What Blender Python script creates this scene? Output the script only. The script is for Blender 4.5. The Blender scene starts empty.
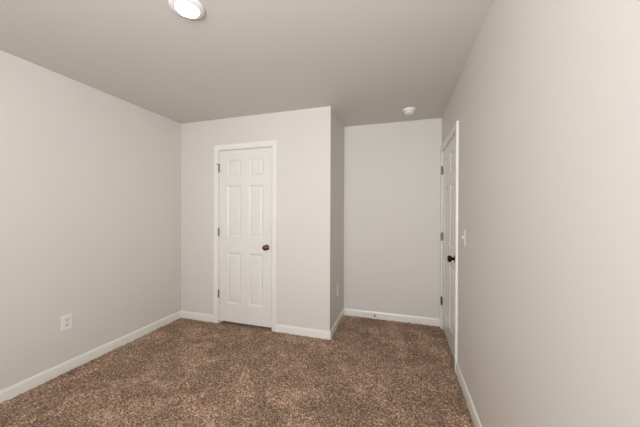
import bpy, bmesh, math, random
from mathutils import Vector, Matrix
import numpy as np
PI = math.pi
S = bpy.context.scene
C = S.collection

# ------------------------------------------------------------------ camera
F_PX, YAW, PITCH, ROLL = 264.36, 0.2961, -0.0027, 0.0038
CAM = Vector((2.6488, 0.0, 1.3237))
cd = bpy.data.cameras.new('camera'); cam = bpy.data.objects.new('camera', cd); C.objects.link(cam)
cd.sensor_fit = 'HORIZONTAL'; cd.sensor_width = 36.0; cd.lens = F_PX / 640 * 36.0; cd.clip_start = 0.01
fw = Vector((-math.sin(YAW) * math.cos(PITCH), math.cos(YAW) * math.cos(PITCH), math.sin(PITCH)))
r0 = Vector((math.cos(YAW), math.sin(YAW), 0)); u0 = r0.cross(fw)
r2 = r0 * math.cos(ROLL) + u0 * math.sin(ROLL); u2 = -r0 * math.sin(ROLL) + u0 * math.cos(ROLL)
M = Matrix((r2, u2, -fw)).transposed().to_4x4(); M.translation = CAM
cam.matrix_world = M
S.camera = cam

# ------------------------------------------------------------------ light and exposure
LAMP_STRENGTH = 14.0
WINDOW_POWER = 132.0
w = bpy.data.worlds.new('world'); S.world = w; w.use_nodes = True
bg = w.node_tree.nodes['Background']; bg.inputs[0].default_value = (0.75, 0.86, 1.0, 1); bg.inputs[1].default_value = 0.25
def area(name, loc, direction, sx, sy, power, col):
    l = bpy.data.lights.new(name, 'AREA'); l.shape = 'RECTANGLE'; l.size = sx; l.size_y = sy
    l.energy = power; l.color = col
    o = bpy.data.objects.new(name, l); C.objects.link(o); o.location = loc
    o.rotation_euler = Vector(direction).to_track_quat('-Z', 'Z').to_euler()
    return o
area('daylight', (2.25, -1.22, 1.65), (-0.18, 1, 0.46), 1.5, 1.25, WINDOW_POWER, (0.945, 0.97, 0.995))
S.view_settings.view_transform = 'Standard'; S.view_settings.look = 'None'
S.view_settings.gamma = 1; S.view_settings.use_curve_mapping = False
S.view_settings.exposure = -0.05

# ------------------------------------------------------------------ room measures (metres)
H = 2.44; D1 = 2.678; W1 = 1.944; D2 = 3.377; W2 = 3.1065; YB = -0.95; T = 0.10; BB = 0.084

# ------------------------------------------------------------------ materials
def srgb(r, g, b):
    f = lambda c: (c / 255 / 12.92) if c / 255 <= .04045 else ((c / 255 + .055) / 1.055) ** 2.4
    return (f(r), f(g), f(b), 1)
def mat(name, col, rough=.5, metal=0, bump=0, scale=200, spec=.5, vary=0.0):
    m = bpy.data.materials.new(name); m.use_nodes = True
    nt = m.node_tree; b = nt.nodes['Principled BSDF']
    b.inputs['Base Color'].default_value = col; b.inputs['Roughness'].default_value = rough
    b.inputs['Metallic'].default_value = metal; b.inputs['Specular IOR Level'].default_value = spec
    tc = nt.nodes.new('ShaderNodeTexCoord')
    if bump:
        n = nt.nodes.new('ShaderNodeTexNoise'); n.inputs['Scale'].default_value = scale; n.inputs['Detail'].default_value = 3
        bp = nt.nodes.new('ShaderNodeBump'); bp.inputs['Strength'].default_value = bump; bp.inputs['Distance'].default_value = .001
        nt.links.new(tc.outputs['Object'], n.inputs['Vector'])
        nt.links.new(n.outputs['Fac'], bp.inputs['Height']); nt.links.new(bp.outputs['Normal'], b.inputs['Normal'])
    if vary:
        n = nt.nodes.new('ShaderNodeTexNoise'); n.inputs['Scale'].default_value = 1.3; n.inputs['Detail'].default_value = 2
        nt.links.new(tc.outputs['Object'], n.inputs['Vector'])
        mx = nt.nodes.new('ShaderNodeMix'); mx.data_type = 'RGBA'
        mx.inputs['A'].default_value = tuple(c * (1 - vary) for c in col[:3]) + (1,)
        mx.inputs['B'].default_value = tuple(c * (1 + vary) for c in col[:3]) + (1,)
        nt.links.new(n.outputs['Fac'], mx.inputs['Factor']); nt.links.new(mx.outputs['Result'], b.inputs['Base Color'])
    return m
WALL = mat('greige_wall_paint', srgb(218, 213, 207), .55, bump=.12, scale=160, spec=.25, vary=.012)
CEIL = mat('ceiling_paint', srgb(214, 209, 202), .8, bump=.15, scale=140, spec=.2, vary=.01)
TRIM = mat('white_semigloss_trim', srgb(235, 232, 226), .30, bump=.05, scale=60)
DOOR = mat('white_door_paint', srgb(229, 226, 221), .24, bump=.06, scale=90)
PLASTIC = mat('white_plastic', srgb(236, 234, 231), .35, bump=.02, scale=50)
IVORY = mat('light_plastic_socket', srgb(222, 222, 220), .3, bump=.02, scale=50)
DARK = mat('dark_slot', srgb(40, 38, 36), .6, bump=.02)
BRONZE = mat('oil_rubbed_bronze', srgb(128, 82, 64), .16, .9, bump=.05, scale=80)
BLACKB = mat('dark_bronze', srgb(38, 30, 25), .3, .8, bump=.05, scale=80)
NICKEL = mat('satin_hinge_metal', srgb(122, 112, 98), .32, .9, bump=.05, scale=80)
STEEL = mat('spring_steel', srgb(160, 160, 158), .35, .8, bump=.05, scale=80)
GLASSM = bpy.data.materials.new('window_glass'); GLASSM.use_nodes = True
nt = GLASSM.node_tree; nt.nodes.remove(nt.nodes['Principled BSDF'])
tr = nt.nodes.new('ShaderNodeBsdfTransparent'); gl = nt.nodes.new('ShaderNodeBsdfGlossy'); gl.inputs['Roughness'].default_value = .02
mxs = nt.nodes.new('ShaderNodeMixShader'); mxs.inputs[0].default_value = .06
nt.links.new(tr.outputs[0], mxs.inputs[1]); nt.links.new(gl.outputs[0], mxs.inputs[2])
nt.links.new(mxs.outputs[0], nt.nodes['Material Output'].inputs[0])
LENS = bpy.data.materials.new('glowing_lens'); LENS.use_nodes = True
b = LENS.node_tree.nodes['Principled BSDF']; b.inputs['Base Color'].default_value = (.9, .9, .88, 1)
b.inputs['Emission Color'].default_value = (1.0, .97, .93, 1); b.inputs['Emission Strength'].default_value = LAMP_STRENGTH

def carpet_mat():
    m = bpy.data.materials.new('brown_frieze_carpet'); m.use_nodes = True
    nt = m.node_tree; b = nt.nodes['Principled BSDF']; L = nt.links.new
    b.inputs['Roughness'].default_value = .95; b.inputs['Specular IOR Level'].default_value = .1
    b.inputs['Sheen Weight'].default_value = .15; b.inputs['Sheen Roughness'].default_value = .5
    b.inputs['Sheen Tint'].default_value = srgb(230, 205, 185)
    tc = nt.nodes.new('ShaderNodeTexCoord')
    def noise(s, d, r=.5, dist=0):
        n = nt.nodes.new('ShaderNodeTexNoise'); n.inputs['Scale'].default_value = s; n.inputs['Detail'].default_value = d
        n.inputs['Roughness'].default_value = r; n.inputs['Distortion'].default_value = dist
        L(tc.outputs['Object'], n.inputs['Vector']); return n
    fine = noise(85, 4, .8)          # tuft flecks
    cr = nt.nodes.new('ShaderNodeValToRGB'); e = cr.color_ramp.elements
    e[0].position = .37; e[0].color = srgb(66, 45, 32)
    e[1].position = .63; e[1].color = srgb(224, 201, 180)
    x = e.new(.46); x.color = srgb(138, 110, 90)
    x = e.new(.55); x.color = srgb(168, 140, 119)
    L(fine.outputs['Fac'], cr.inputs[0])
    big = noise(3.8, 4, .6, 1.0)     # brushed and trodden patches: shading of the leaning pile, put into the colour
    rr = nt.nodes.new('ShaderNodeMapRange'); rr.inputs['From Min'].default_value = .42; rr.inputs['From Max'].default_value = .64
    rr.inputs['To Min'].default_value = .84; rr.inputs['To Max'].default_value = 1.30
    L(big.outputs['Fac'], rr.inputs['Value'])
    vm = nt.nodes.new('ShaderNodeVectorMath'); vm.operation = 'SCALE'
    L(cr.outputs['Color'], vm.inputs[0]); L(rr.outputs['Result'], vm.inputs['Scale'])
    L(vm.outputs[0], b.inputs['Base Color'])
    bp = nt.nodes.new('ShaderNodeBump'); bp.inputs['Strength'].default_value = .7; bp.inputs['Distance'].default_value = .006
    n2 = noise(120, 2, .7); L(n2.outputs['Fac'], bp.inputs['Height']); L(bp.outputs['Normal'], b.inputs['Normal'])
    return m
CARPET = carpet_mat()

# ------------------------------------------------------------------ helpers
def link(name, bm, m, parent=None, smooth=False, sharp=35):
    me = bpy.data.meshes.new(name)
    bmesh.ops.recalc_face_normals(bm, faces=bm.faces[:])
    bm.to_mesh(me); bm.free(); me.materials.append(m)
    if smooth:
        me.polygons.foreach_set('use_smooth', [True] * len(me.polygons)); me.set_sharp_from_angle(angle=math.radians(sharp))
    o = bpy.data.objects.new(name, me); C.objects.link(o)
    if parent: o.parent = parent
    return o
def tag(o, label=None, cat=None, group=None, kind=None):
    for k, v in (('label', label), ('category', cat), ('group', group), ('kind', kind)):
        if v: o[k] = v
    return o
def empty(name, loc, rz=0):
    o = bpy.data.objects.new(name, None); C.objects.link(o); o.location = loc; o.rotation_euler = (0, 0, rz); o.empty_display_size = .05
    return o
def box(bm, a, b_, bevel=0, seg=2):
    vs = [bm.verts.new((x, y, z)) for x in (a[0], b_[0]) for y in (a[1], b_[1]) for z in (a[2], b_[2])]
    fs = [bm.faces.new([vs[i] for i in q]) for q in ((0, 1, 3, 2), (4, 6, 7, 5), (0, 4, 5, 1), (2, 3, 7, 6), (0, 2, 6, 4), (1, 5, 7, 3))]
    if bevel:
        bmesh.ops.recalc_face_normals(bm, faces=fs)
        es = list({e for f in fs for e in f.edges})
        bmesh.ops.bevel(bm, geom=es, offset=bevel, segments=seg, affect='EDGES', profile=.5)
def lathe(bm, prof, n=32, mtx=None):
    """prof: list of (radius, height) turned around local Z."""
    mtx = mtx or Matrix.Identity(4); rings = []
    for r, h in prof:
        if r < 1e-6: rings.append([bm.verts.new(mtx @ Vector((0, 0, h)))])
        else: rings.append([bm.verts.new(mtx @ Vector((r * math.cos(2 * PI * k / n), r * math.sin(2 * PI * k / n), h))) for k in range(n)])
    for A, B in zip(rings, rings[1:]):
        for k in range(n):
            k2 = (k + 1) % n
            if len(A) == 1 and len(B) == 1: continue
            if len(A) == 1: bm.faces.new((A[0], B[k], B[k2]))
            elif len(B) == 1: bm.faces.new((A[k], A[k2], B[0]))
            else: bm.faces.new((A[k], A[k2], B[k2], B[k]))
def tube(bm, pts, r, n=8):
    rings = []
    for i, p in enumerate(pts):
        t = (pts[min(i + 1, len(pts) - 1)] - pts[max(i - 1, 0)]).normalized()
        a = t.orthogonal().normalized() if i == 0 else (prev - t * prev.dot(t)).normalized()
        prev = a; b2 = t.cross(a)
        rings.append([bm.verts.new(p + (a * math.cos(2 * PI * k / n) + b2 * math.sin(2 * PI * k / n)) * r) for k in range(n)])
    for A, B in zip(rings, rings[1:]):
        for k in range(n): bm.faces.new((A[k], A[(k + 1) % n], B[(k + 1) % n], B[k]))
    bm.faces.new(rings[0]); bm.faces.new(rings[-1][::-1])
def loft(bm, sections, closed=True):
    """sections: lists of points (same count); each is a closed profile loop."""
    R = [[bm.verts.new(p) for p in s] for s in sections]
    n = len(R[0])
    for A, B in zip(R, R[1:]):
        for k in range(n): bm.faces.new((A[k], A[(k + 1) % n], B[(k + 1) % n], B[k]))
    bm.faces.new(R[0]); bm.faces.new(R[-1][::-1])

# ------------------------------------------------------------------ floor (carpet)
def carpet():
    x0, x1, y0, y1, st = 0.0, W2 + .10, YB, D2, .0055
    nx = int((x1 - x0) / st) + 1; ny = int((y1 - y0) / st) + 1
    rng = np.random.default_rng(7)
    X, Y = np.meshgrid(np.linspace(x0, x1, nx), np.linspace(y0, y1, ny))
    def smooth(a, k):
        for _ in range(k):
            a = (a + np.roll(a, 1, 0) + np.roll(a, -1, 0) + np.roll(a, 1, 1) + np.roll(a, -1, 1)) / 5
        return a
    h = smooth(rng.standard_normal((ny, nx)), 1) * .0065 + smooth(rng.standard_normal((ny, nx)), 6) * .006
    d = np.minimum(np.minimum(X, W2 - X), np.minimum(Y - YB, D2 - Y)) - .012
    corner = np.hypot(np.maximum(X - W1, 0), np.maximum(D1 - Y, 0)) - .012
    d = np.maximum(np.minimum(d, corner), 0)
    h = h - .010 * np.exp(-d / .010)        # pile tucked down along the baseboards
    jx = rng.uniform(-.3, .3, (ny, nx)) * st; jy = rng.uniform(-.3, .3, (ny, nx)) * st
    jx[:, 0] = jx[:, -1] = 0; jy[0] = jy[-1] = 0
    co = np.stack([X + jx, Y + jy, h + .004], -1).reshape(-1, 3).astype(np.float32)
    i = (np.arange(ny - 1)[:, None] * nx + np.arange(nx - 1)[None]).ravel()
    q = np.stack([i, i + 1, i + nx + 1, i + nx], -1).astype(np.int32)
    me = bpy.data.meshes.new('floor'); me.vertices.add(len(co)); me.vertices.foreach_set('co', co.ravel())
    me.loops.add(q.size); me.loops.foreach_set('vertex_index', q.ravel())
    me.polygons.add(len(q)); me.polygons.foreach_set('loop_start', np.arange(len(q), dtype=np.int32) * 4)
    me.polygons.foreach_set('use_smooth', np.ones(len(q), dtype=bool))
    me.update(calc_edges=True); me.validate()
    me.materials.append(CARPET)
    o = bpy.data.objects.new('floor', me); C.objects.link(o)
    tag(o, 'brown flecked cut pile carpet covering the whole bedroom floor', 'floor', kind='structure')
carpet()
def struct(name, boxes, m, label, cat, bevel=0):
    bm = bmesh.new()
    for a, b_ in boxes: box(bm, a, b_, bevel)
    return tag(link(name, bm, m), label, cat, kind='structure')

# door openings: (start, end, head height) of the clear opening between jambs
DC = (0.566, 1.269, 2.063)     # closet door, along x on the closet wall
DR = (2.506, 3.310, 2.030)     # entry door, along y on the right wall
J = .018
ZF = -.03
struct('ceiling', [((-T, YB - T, H), (W2 + T, D2 + T, H + .1))], CEIL, 'plain greige painted flat ceiling over the room', 'ceiling')
struct('wall_left', [((-T, YB - T, ZF), (0, D2 + T, H))], WALL, 'long plain greige wall on the left, with the single outlet near the carpet', 'wall')
struct('wall_closet', [((0, D1, ZF), (DC[0] - J, D1 + T, H)), ((DC[1] + J, D1, ZF), (W1, D1 + T, H)),
                       ((DC[0] - J, D1, DC[2] + J), (DC[1] + J, D1 + T, H))], WALL, 'greige wall around the closet door facing the camera', 'wall')
struct('wall_closet_side', [((W1 - T, D1 + T, ZF), (W1, D2, H))], WALL, 'narrow shaded greige side wall of the closet, between its corner and the far wall', 'wall')
struct('wall_far', [((0, D2, ZF), (W2 + T, D2 + T, H))], WALL, 'greige wall at the far end of the alcove beside the closet', 'wall')
struct('wall_right', [((W2, YB - T, ZF), (W2 + T, DR[0] - J, H)), ((W2, DR[1] + J, ZF), (W2 + T, D2, H)),
                      ((W2, DR[0] - J, DR[2] + J), (W2 + T, DR[1] + J, H))], WALL, 'long greige wall on the right running past the camera, with the light switch', 'wall')
WX0, WX1, WZ0, WZ1 = 1.5, 3.0, .95, 2.25
struct('wall_back', [((0, YB - T, ZF), (WX0, YB, H)), ((WX1, YB - T, ZF), (W2, YB, H)),
                     ((WX0, YB - T, ZF), (WX1, YB, WZ0)), ((WX0, YB - T, WZ1), (WX1, YB, H))], WALL, 'greige wall behind the camera around the window', 'wall')
# window behind the camera
bm = bmesh.new()
for a, b_ in (((WX0, YB - .08, WZ0), (WX0 + .04, YB - .03, WZ1)), ((WX1 - .04, YB - .08, WZ0), (WX1, YB - .03, WZ1)),
              ((WX0 + .04, YB - .08, WZ0), (WX1 - .04, YB - .03, WZ0 + .04)), ((WX0 + .04, YB - .08, WZ1 - .04), (WX1 - .04, YB - .03, WZ1)),
              ((WX0 + .04, YB - .075, 1.58), (WX1 - .04, YB - .035, 1.62))): box(bm, a, b_, .003)
wn = tag(link('window_1', bm, TRIM), 'white sash window in the wall behind the camera', 'window', kind='structure')
bm = bmesh.new(); box(bm, (WX0 + .04, YB - .058, WZ0 + .04), (WX1 - .04, YB - .054, WZ1 - .04)); link('pane', bm, GLASSM, wn)

# ------------------------------------------------------------------ baseboards
BP = [(0, ZF), (.012, ZF), (.012, BB - .022), (.011, BB - .013), (.0085, BB - .007), (.0065, BB - .0015), (.0045, BB), (0, BB)]
def baseboard(name, p, q, nrm, m0, m1, label):
    """p->q along the wall foot, nrm into the room, m0/m1 mitre (+1 = outside corner, -1 = inside, 0 = square)."""
    p, q, nrm = Vector(p), Vector(q), Vector(nrm); d = (q - p).normalized(); secs = []
    for P, s in ((p, -m0), (q, m1)):
        secs.append([Vector((P.x, P.y, 0)) + Vector((nrm.x, nrm.y, 0)) * a + Vector((d.x, d.y, 0)) * (s * a) + Vector((0, 0, z)) for a, z in BP])
    bm = bmesh.new(); loft(bm, secs)
    return tag(link(name, bm, TRIM, smooth=True, sharp=30), label, 'baseboard', kind='structure')
CW = .058
baseboard('baseboard_left', (0, YB), (0, D1), (1, 0), -1, -1, 'long white baseboard along the foot of the left wall')
baseboard('baseboard_closet_left', (0, D1), (DC[0] - .007 - CW, D1), (0, -1), -1, 0, 'short white baseboard between left corner and closet door casing')
baseboard('baseboard_closet_right', (DC[1] + .007 + CW, D1), (W1, D1), (0, -1), 0, 1, 'white baseboard right of the closet door, ending at the outside corner')
baseboard('baseboard_closet_side', (W1, D1), (W1, D2), (1, 0), 1, -1, 'white baseboard running back along the side wall of the closet')
baseboard('baseboard_far', (W1, D2), (W2, D2), (0, -1), -1, 0, 'white baseboard along the foot of the far wall, with the door stop on it')
baseboard('baseboard_right', (W2, DR[0] - .007 - CW), (W2, YB), (-1, 0), 0, -1, 'long white baseboard at the foot of the right wall, nearer than the entry door')
baseboard('baseboard_back', (W2, YB), (0, YB), (0, 1), -1, -1, 'white baseboard under the window behind the camera')

# ------------------------------------------------------------------ doors: built in local axes (X along wall, Y out of the wall into it, Z up), room side at -Y
CP = [(0, 0), (0, .009), (.004, .0115), (.010, .012), (.014, .0095), (.020, .0105), (.036, .014), (.048, .0165), (.055, .016), (.058, .012), (.058, 0)]
def door_set(n, w, h, mtx, hinge_left, hmat, knobmat, knob_z, knob_off, labels, pin_stop=False, gap=.030):
    fr = bmesh.new(); rv = .007
    # casing swept round the opening with mitred corners (u = outward from the opening, v = proud of the wall)
    secs = []
    for (cx_, sx), z, sz in (((-rv, -1), ZF, 0), ((-rv, -1), h + rv, 1), ((w + rv, 1), h + rv, 1), ((w + rv, 1), ZF, 0)):
        secs.append([Vector((cx_ + sx * u, -v, z + sz * u)) for u, v in CP])
    loft(fr, secs)
    t = tag(link('trim_%d' % n, fr, TRIM, smooth=True, sharp=30), labels[0], 'door trim', kind='structure'); t.matrix_world = mtx
    jb = bmesh.new(); e = .0005
    box(jb, (-J + e, .001, ZF), (0, T, h)); box(jb, (w, .001, ZF), (w + J - e, T, h)); box(jb, (-J + e, .001, h), (w + J - e, T, h + J - e))
    # stop strips that the slab closes against
    box(jb, (0, .042, ZF), (.011, .075, h)); box(jb, (w - .011, .042, ZF), (w, .075, h)); box(jb, (.011, .042, h - .011), (w - .011, .075, h))
    link('jamb', jb, TRIM, t)
    # slab with six raised panels
    g = .0035; x0, x1, z0, z1 = g, w - g, gap, h - .0055; yf = .003; yb = yf + .036
    W = x1 - x0; st = .108 * W / .70; mu = .108 * W / .70; pw = (W - 2 * st - mu) / 2
    xs = [x0 + st, x0 + st + pw, x0 + st + pw + mu, x1 - st]
    top = h - 2.063
    rows = [(.246, .850), (1.034, 1.638), (1.757, 1.945)]
    rows = [(a + top, b_ + top) for a, b_ in rows]
    bm = bmesh.new()
    gx = [x0] + xs + [x1]; gz = [z0] + [v for r in rows for v in r] + [z1]
    V = {}
    def vt(x, y, z):
        k = (round(x, 5), round(y, 5), round(z, 5))
        if k not in V: V[k] = bm.verts.new((x, y, z))
        return V[k]
    for side, yy, sg in ((0, yf, 1), (1, yb, -1)):
        for i in range(5):
            for j in range(7):
                a, b_, c, d = gx[i], gx[i + 1], gz[j], gz[j + 1]
                if i in (1, 3) and j in (1, 3, 5):
                    prev = [(a, yy, c), (b_, yy, c), (b_, yy, d), (a, yy, d)]
                    for ins, dep in ((.004, .004), (.008, .0055), (.014, .0095), (.019, .0105), (.026, .0100), (.046, .0035), (.050, .003)):
                        cur = [(a + ins, yy + sg * dep, c + ins), (b_ - ins, yy + sg * dep, c + ins), (b_ - ins, yy + sg * dep, d - ins), (a + ins, yy + sg * dep, d - ins)]
                        for k in range(4):
                            bm.faces.new([vt(*prev[k]), vt(*prev[(k + 1) % 4]), vt(*cur[(k + 1) % 4]), vt(*cur[k])])
                        prev = cur
                    bm.faces.new([vt(*p) for p in prev])
                else:
                    bm.faces.new([vt(a, yy, c), vt(b_, yy, c), vt(b_, yy, d), vt(a, yy, d)])
    for i in range(5):
        for z in (z0, z1): bm.faces.new([vt(gx[i], yf, z), vt(gx[i + 1], yf, z), vt(gx[i + 1], yb, z), vt(gx[i], yb, z)])
    for j in range(7):
        for x in (x0, x1): bm.faces.new([vt(x, yf, gz[j]), vt(x, yf, gz[j + 1]), vt(x, yb, gz[j + 1]), vt(x, yb, gz[j])])
    d = tag(link('door_%d' % n, bm, DOOR, smooth=True, sharp=12), labels[1], 'door', kind='structure'); d.matrix_world = mtx
    # hinges
    hx = .001 if hinge_left else w - .001; sg = 1 if hinge_left else -1
    for k, hz in enumerate((.352, 1.090, 1.848)):
        hb = bmesh.new(); mz = Matrix.Translation((hx, -.0075, hz + top - .045))
        pr = [(0, -.005), (.0035, -.004), (.0045, -.001), (.0070, 0)]
        for q in range(5):
            a = q * .018; pr += [(.0070, a + .0004), (.0076, a + .0012), (.0076, a + .0168), (.0070, a + .0176)]
        pr += [(.0045, .091), (.0035, .094), (0, .095)]
        lathe(hb, pr, 14, mz)
        hg = link('hinge', hb, hmat, d, smooth=True)
        lb = bmesh.new()
        box(lb, (hx - .0025, -.004, hz + top - .045), (hx + .0025, .030, hz + top + .045))
        box(lb, (min(hx, hx - sg * .009), -.001, hz + top - .045), (max(hx, hx - sg * .009), .002, hz + top + .045))
        link('hinge_leaf', lb, hmat, hg)
        if pin_stop and k == 2:
            sb = bmesh.new(); zz = hz + top + .052
            lathe(sb, [(0, -.003), (.009, -.003), (.009, .003), (0, .003)], 14, Matrix.Translation((hx, -.0055, zz)))
            tube(sb, [Vector((hx, -.006, zz)), Vector((hx - sg * .018, -.016, zz)), Vector((hx - sg * .032, -.024, zz))], .003, 8)
            tube(sb, [Vector((hx, -.006, zz)), Vector((hx + sg * .020, -.012, zz))], .003, 8)
            link('hinge_pin_stop', sb, hmat, hg, smooth=True)
    # knob
    kx = (x1 - knob_off) if hinge_left else (x0 + knob_off)
    my = Matrix.Translation((kx, yf, knob_z)) @ Matrix.Rotation(PI / 2, 4, 'X')     # local +Z of the turning points to -Y (room)
    kb = bmesh.new()
    lathe(kb, [(.0130, .006), (.0120, .016), (.0125, .022), (.0160, .027), (.0240, .032), (.0290, .039), (.0305, .046), (.0290, .053), (.0235, .059), (.0140, .0625), (0, .0635)], 32, my)
    kn = link('door_knob', kb, knobmat, d, smooth=True, sharp=60)
    rb = bmesh.new()
    lathe(rb, [(0, 0), (.0325, 0), (.0330, .002), (.0320, .0045), (.0270, .0075), (.0190, .0095), (.0125, .0105), (.012, .008), (0, .008)], 36, my)
    link('rosette', rb, knobmat, kn, smooth=True, sharp=50)
    # latch plate on the slab edge
    lp = bmesh.new(); xe = x1 if hinge_left else x0
    box(lp, (xe - .0012, yf + .006, knob_z - .028), (xe + .0012, yf + .031, knob_z + .028))
    link('latch_plate', lp, knobmat, d)
    return d
door_set(1, DC[1] - DC[0], DC[2], Matrix.Translation((DC[0], D1, 0)), True, NICKEL, BRONZE, .930, .061,
         ('white casing around the closet door', 'closed white six panel closet door facing the camera, with copper toned knob'), pin_stop=True)
# right wall: local X runs from near to far => +Y world, local -Y (room side) => -X world
MR = Matrix.Translation((W2, DR[0], 0)) @ Matrix(((0, 1, 0, 0), (1, 0, 0, 0), (0, 0, 1, 0), (0, 0, 0, 1)))
door_set(2, DR[1] - DR[0], DR[2], MR, False, NICKEL, BLACKB, .922, .061,
         ('white casing around the entry door on the right wall', 'closed white six panel entry door seen edge on in the right wall, with dark knob'))

# ------------------------------------------------------------------ wall plates; local X along wall, -Y out of the wall
def wall_frame(loc, normal):
    n = Vector(normal)
    y = -n; z = Vector((0, 0, 1)); x = y.cross(z)
    m = Matrix((x, y, z)).transposed().to_4x4(); m.translation = Vector(loc); return m
def plate_bm(w_=.076, h_=.123, t=.0055):
    bm = bmesh.new(); secs = []
    for ins, y in ((0, 0), (0, -.0015), (.002, -.0038), (.005, -t), ):
        secs.append([Vector((sx * (w_ / 2 - ins), y, sz * (h_ / 2 - ins))) for sx, sz in ((-1, -1), (1, -1), (1, 1), (-1, 1))])
    loft(bm, secs); return bm
def screw(parent, z):
    bm = bmesh.new(); lathe(bm, [(0, -.0052), (.0032, -.0052), (.0032, -.0060), (.0022, -.0068), (0, -.007)], 12, Matrix.Identity(4))
    for v in bm.verts: v.co = Vector((v.co.x, v.co.z, v.co.y + z))
    link('screw', bm, PLASTIC, parent, smooth=True)
def outlet(loc, normal, label):
    e = empty('wall_outlet', (0, 0, 0)); e.matrix_world = wall_frame(loc, normal)
    tag(e, label, 'outlet')
    link('cover_plate', plate_bm(), PLASTIC, e)
    screw(e, 0)
    for s in (-1, 1):
        bm = bmesh.new(); zc = s * .0195; R = .0172
        pts = []
        for k in range(32):
            a = 2 * PI * k / 32; pts.append((R * math.cos(a), max(-.0142, min(.0142, R * math.sin(a)))))
        loft(bm, [[Vector((x, y, zc + z)) for x, z in pts] for y in (-.0045, -.0078)] )
        so = link('socket', bm, IVORY, e)
        bm = bmesh.new()
        box(bm, (-.0077, -.0082, zc - .001), (-.0052, -.0070, zc + .008)); box(bm, (.0054, -.0082, zc), (.0077, -.0070, zc + .007))
        lathe(bm, [(0, 0), (.0026, 0), (.0026, .0012), (0, .0012)], 12, Matrix.Translation((0, -.0070, zc - .0075)) @ Matrix.Rotation(PI / 2, 4, 'X'))
        link('slots', bm, DARK, so)
    return e
outlet((0, 1.484, .407), (1, 0, 0), 'white duplex outlet low on the left wall above the baseboard')
outlet((W1, 3.035, .420), (1, 0, 0), 'white duplex outlet on the narrow side wall of the closet, seen edge on')
sw = empty('light_switch', (0, 0, 0)); sw.matrix_world = wall_frame((W2, 2.215, 1.140), (-1, 0, 0))
tag(sw, 'off-white toggle light switch on the right wall just before the entry door', 'light switch')
link('cover_plate', plate_bm(), mat('off_white_plastic', srgb(221, 214, 204), .5, bump=.02, scale=50), sw); screw(sw, .030); screw(sw, -.030)
bm = bmesh.new(); box(bm, (-.006, -.0075, -.013), (.006, -.005, .013), .0006); link('toggle_frame', bm, PLASTIC, sw)
bm = bmesh.new()
loft(bm, [[Vector((sx * .0045, -.006, sz * .0055)) for sx, sz in ((-1, -1), (1, -1), (1, 1), (-1, 1))],
          [Vector((sx * .0035, -.020, .010 + sz * .003)) for sx, sz in ((-1, -1), (1, -1), (1, 1), (-1, 1))]])
link('toggle', bm, PLASTIC, sw)

# ------------------------------------------------------------------ ceiling light
LX, LY, LR = 1.535, 1.165, .089
cl = empty('ceiling_light', (LX, LY, H)); tag(cl, 'round white flush ceiling light with glowing lens, switched on', 'ceiling light')
bm = bmesh.new()
lathe(bm, [(.0, 0), (LR, 0), (LR + .001, -.003), (LR - .001, -.007), (LR - .008, -.012), (LR - .020, -.0165), (LR - .0275, -.0175), (LR - .029, -.016), (LR - .030, -.012), (0, -.012)], 64)
link('trim_ring', bm, PLASTIC, cl, smooth=True, sharp=50)
bm = bmesh.new(); r_ = LR - .0302
lathe(bm, [(0, -.0125), (r_, -.0125), (r_, -.0150), (r_ * .9, -.0168), (r_ * .6, -.0185), (r_ * .3, -.0193), (0, -.0195)], 48)
link('lens', bm, LENS, cl, smooth=True)

# ------------------------------------------------------------------ smoke detector
sd = empty('smoke_detector', (2.734, 3.005, H)); tag(sd, 'small round white smoke detector on the ceiling near the far wall', 'smoke detector')
bm = bmesh.new(); lathe(bm, [(0, 0), (.071, 0), (.074, -.003), (.073, -.008), (.069, -.011), (0, -.011)], 48)
link('mounting_base', bm, PLASTIC, sd, smooth=True, sharp=40)
bm = bmesh.new()
lathe(bm, [(0, -.011), (.061, -.011), (.061, -.016), (.0585, -.019), (.0565, -.021), (.0575, -.023), (.0540, -.034), (.0475, -.046), (.0430, -.049), (.034, -.050), (.032, -.0485), (.0, -.0495)], 48)
link('body', bm, PLASTIC, sd, smooth=True, sharp=35)
bm = bmesh.new(); lathe(bm, [(0, -.049), (.010, -.049), (.010, -.0515), (.008, -.053), (0, -.0532)], 24, Matrix.Translation((.012, -.004, 0)))
link('test_button', bm, IVORY, sd, smooth=True)
bm = bmesh.new()
for k in range(24):
    a = 2 * PI * k / 24; m_ = Matrix.Rotation(a, 4, 'Z')
    s0 = len(bm.verts); box(bm, (.0535, -.0035, -.0315), (.0566, .0035, -.0255))
    bm.verts.ensure_lookup_table()
    for v in bm.verts[s0:]: v.co = m_ @ v.co
link('vent_slots', bm, DARK, sd)

# ------------------------------------------------------------------ spring door stop on the far baseboard
ds = empty('door_stop', (2.347, D2 - .012, .046)); tag(ds, 'small grey spring door stop on the far wall baseboard', 'door stop')
Rm = Matrix.Rotation(PI / 2, 4, 'X')
bm = bmesh.new(); lathe(bm, [(0, 0), (.0105, 0), (.0105, .002), (.008, .005), (.005, .007), (0, .007)], 20, Rm); link('base', bm, STEEL, ds, smooth=True)
bm = bmesh.new(); pts = []
for k in range(14 * 10 + 1):
    a = 2 * PI * k / 10; y = -.006 - .034 * k / 140; pts.append(Vector((.0062 * math.cos(a), y, .0062 * math.sin(a))))
tube(bm, pts, .0013, 6); link('spring', bm, STEEL, ds, smooth=True)
bm = bmesh.new(); lathe(bm, [(0, .038), (.0065, .038), (.0085, .042), (.0085, .050), (.006, .054), (0, .055)], 20, Rm); link('rubber_tip', bm, mat('grey_rubber', srgb(120, 118, 118), .7, bump=.05), ds, smooth=True)
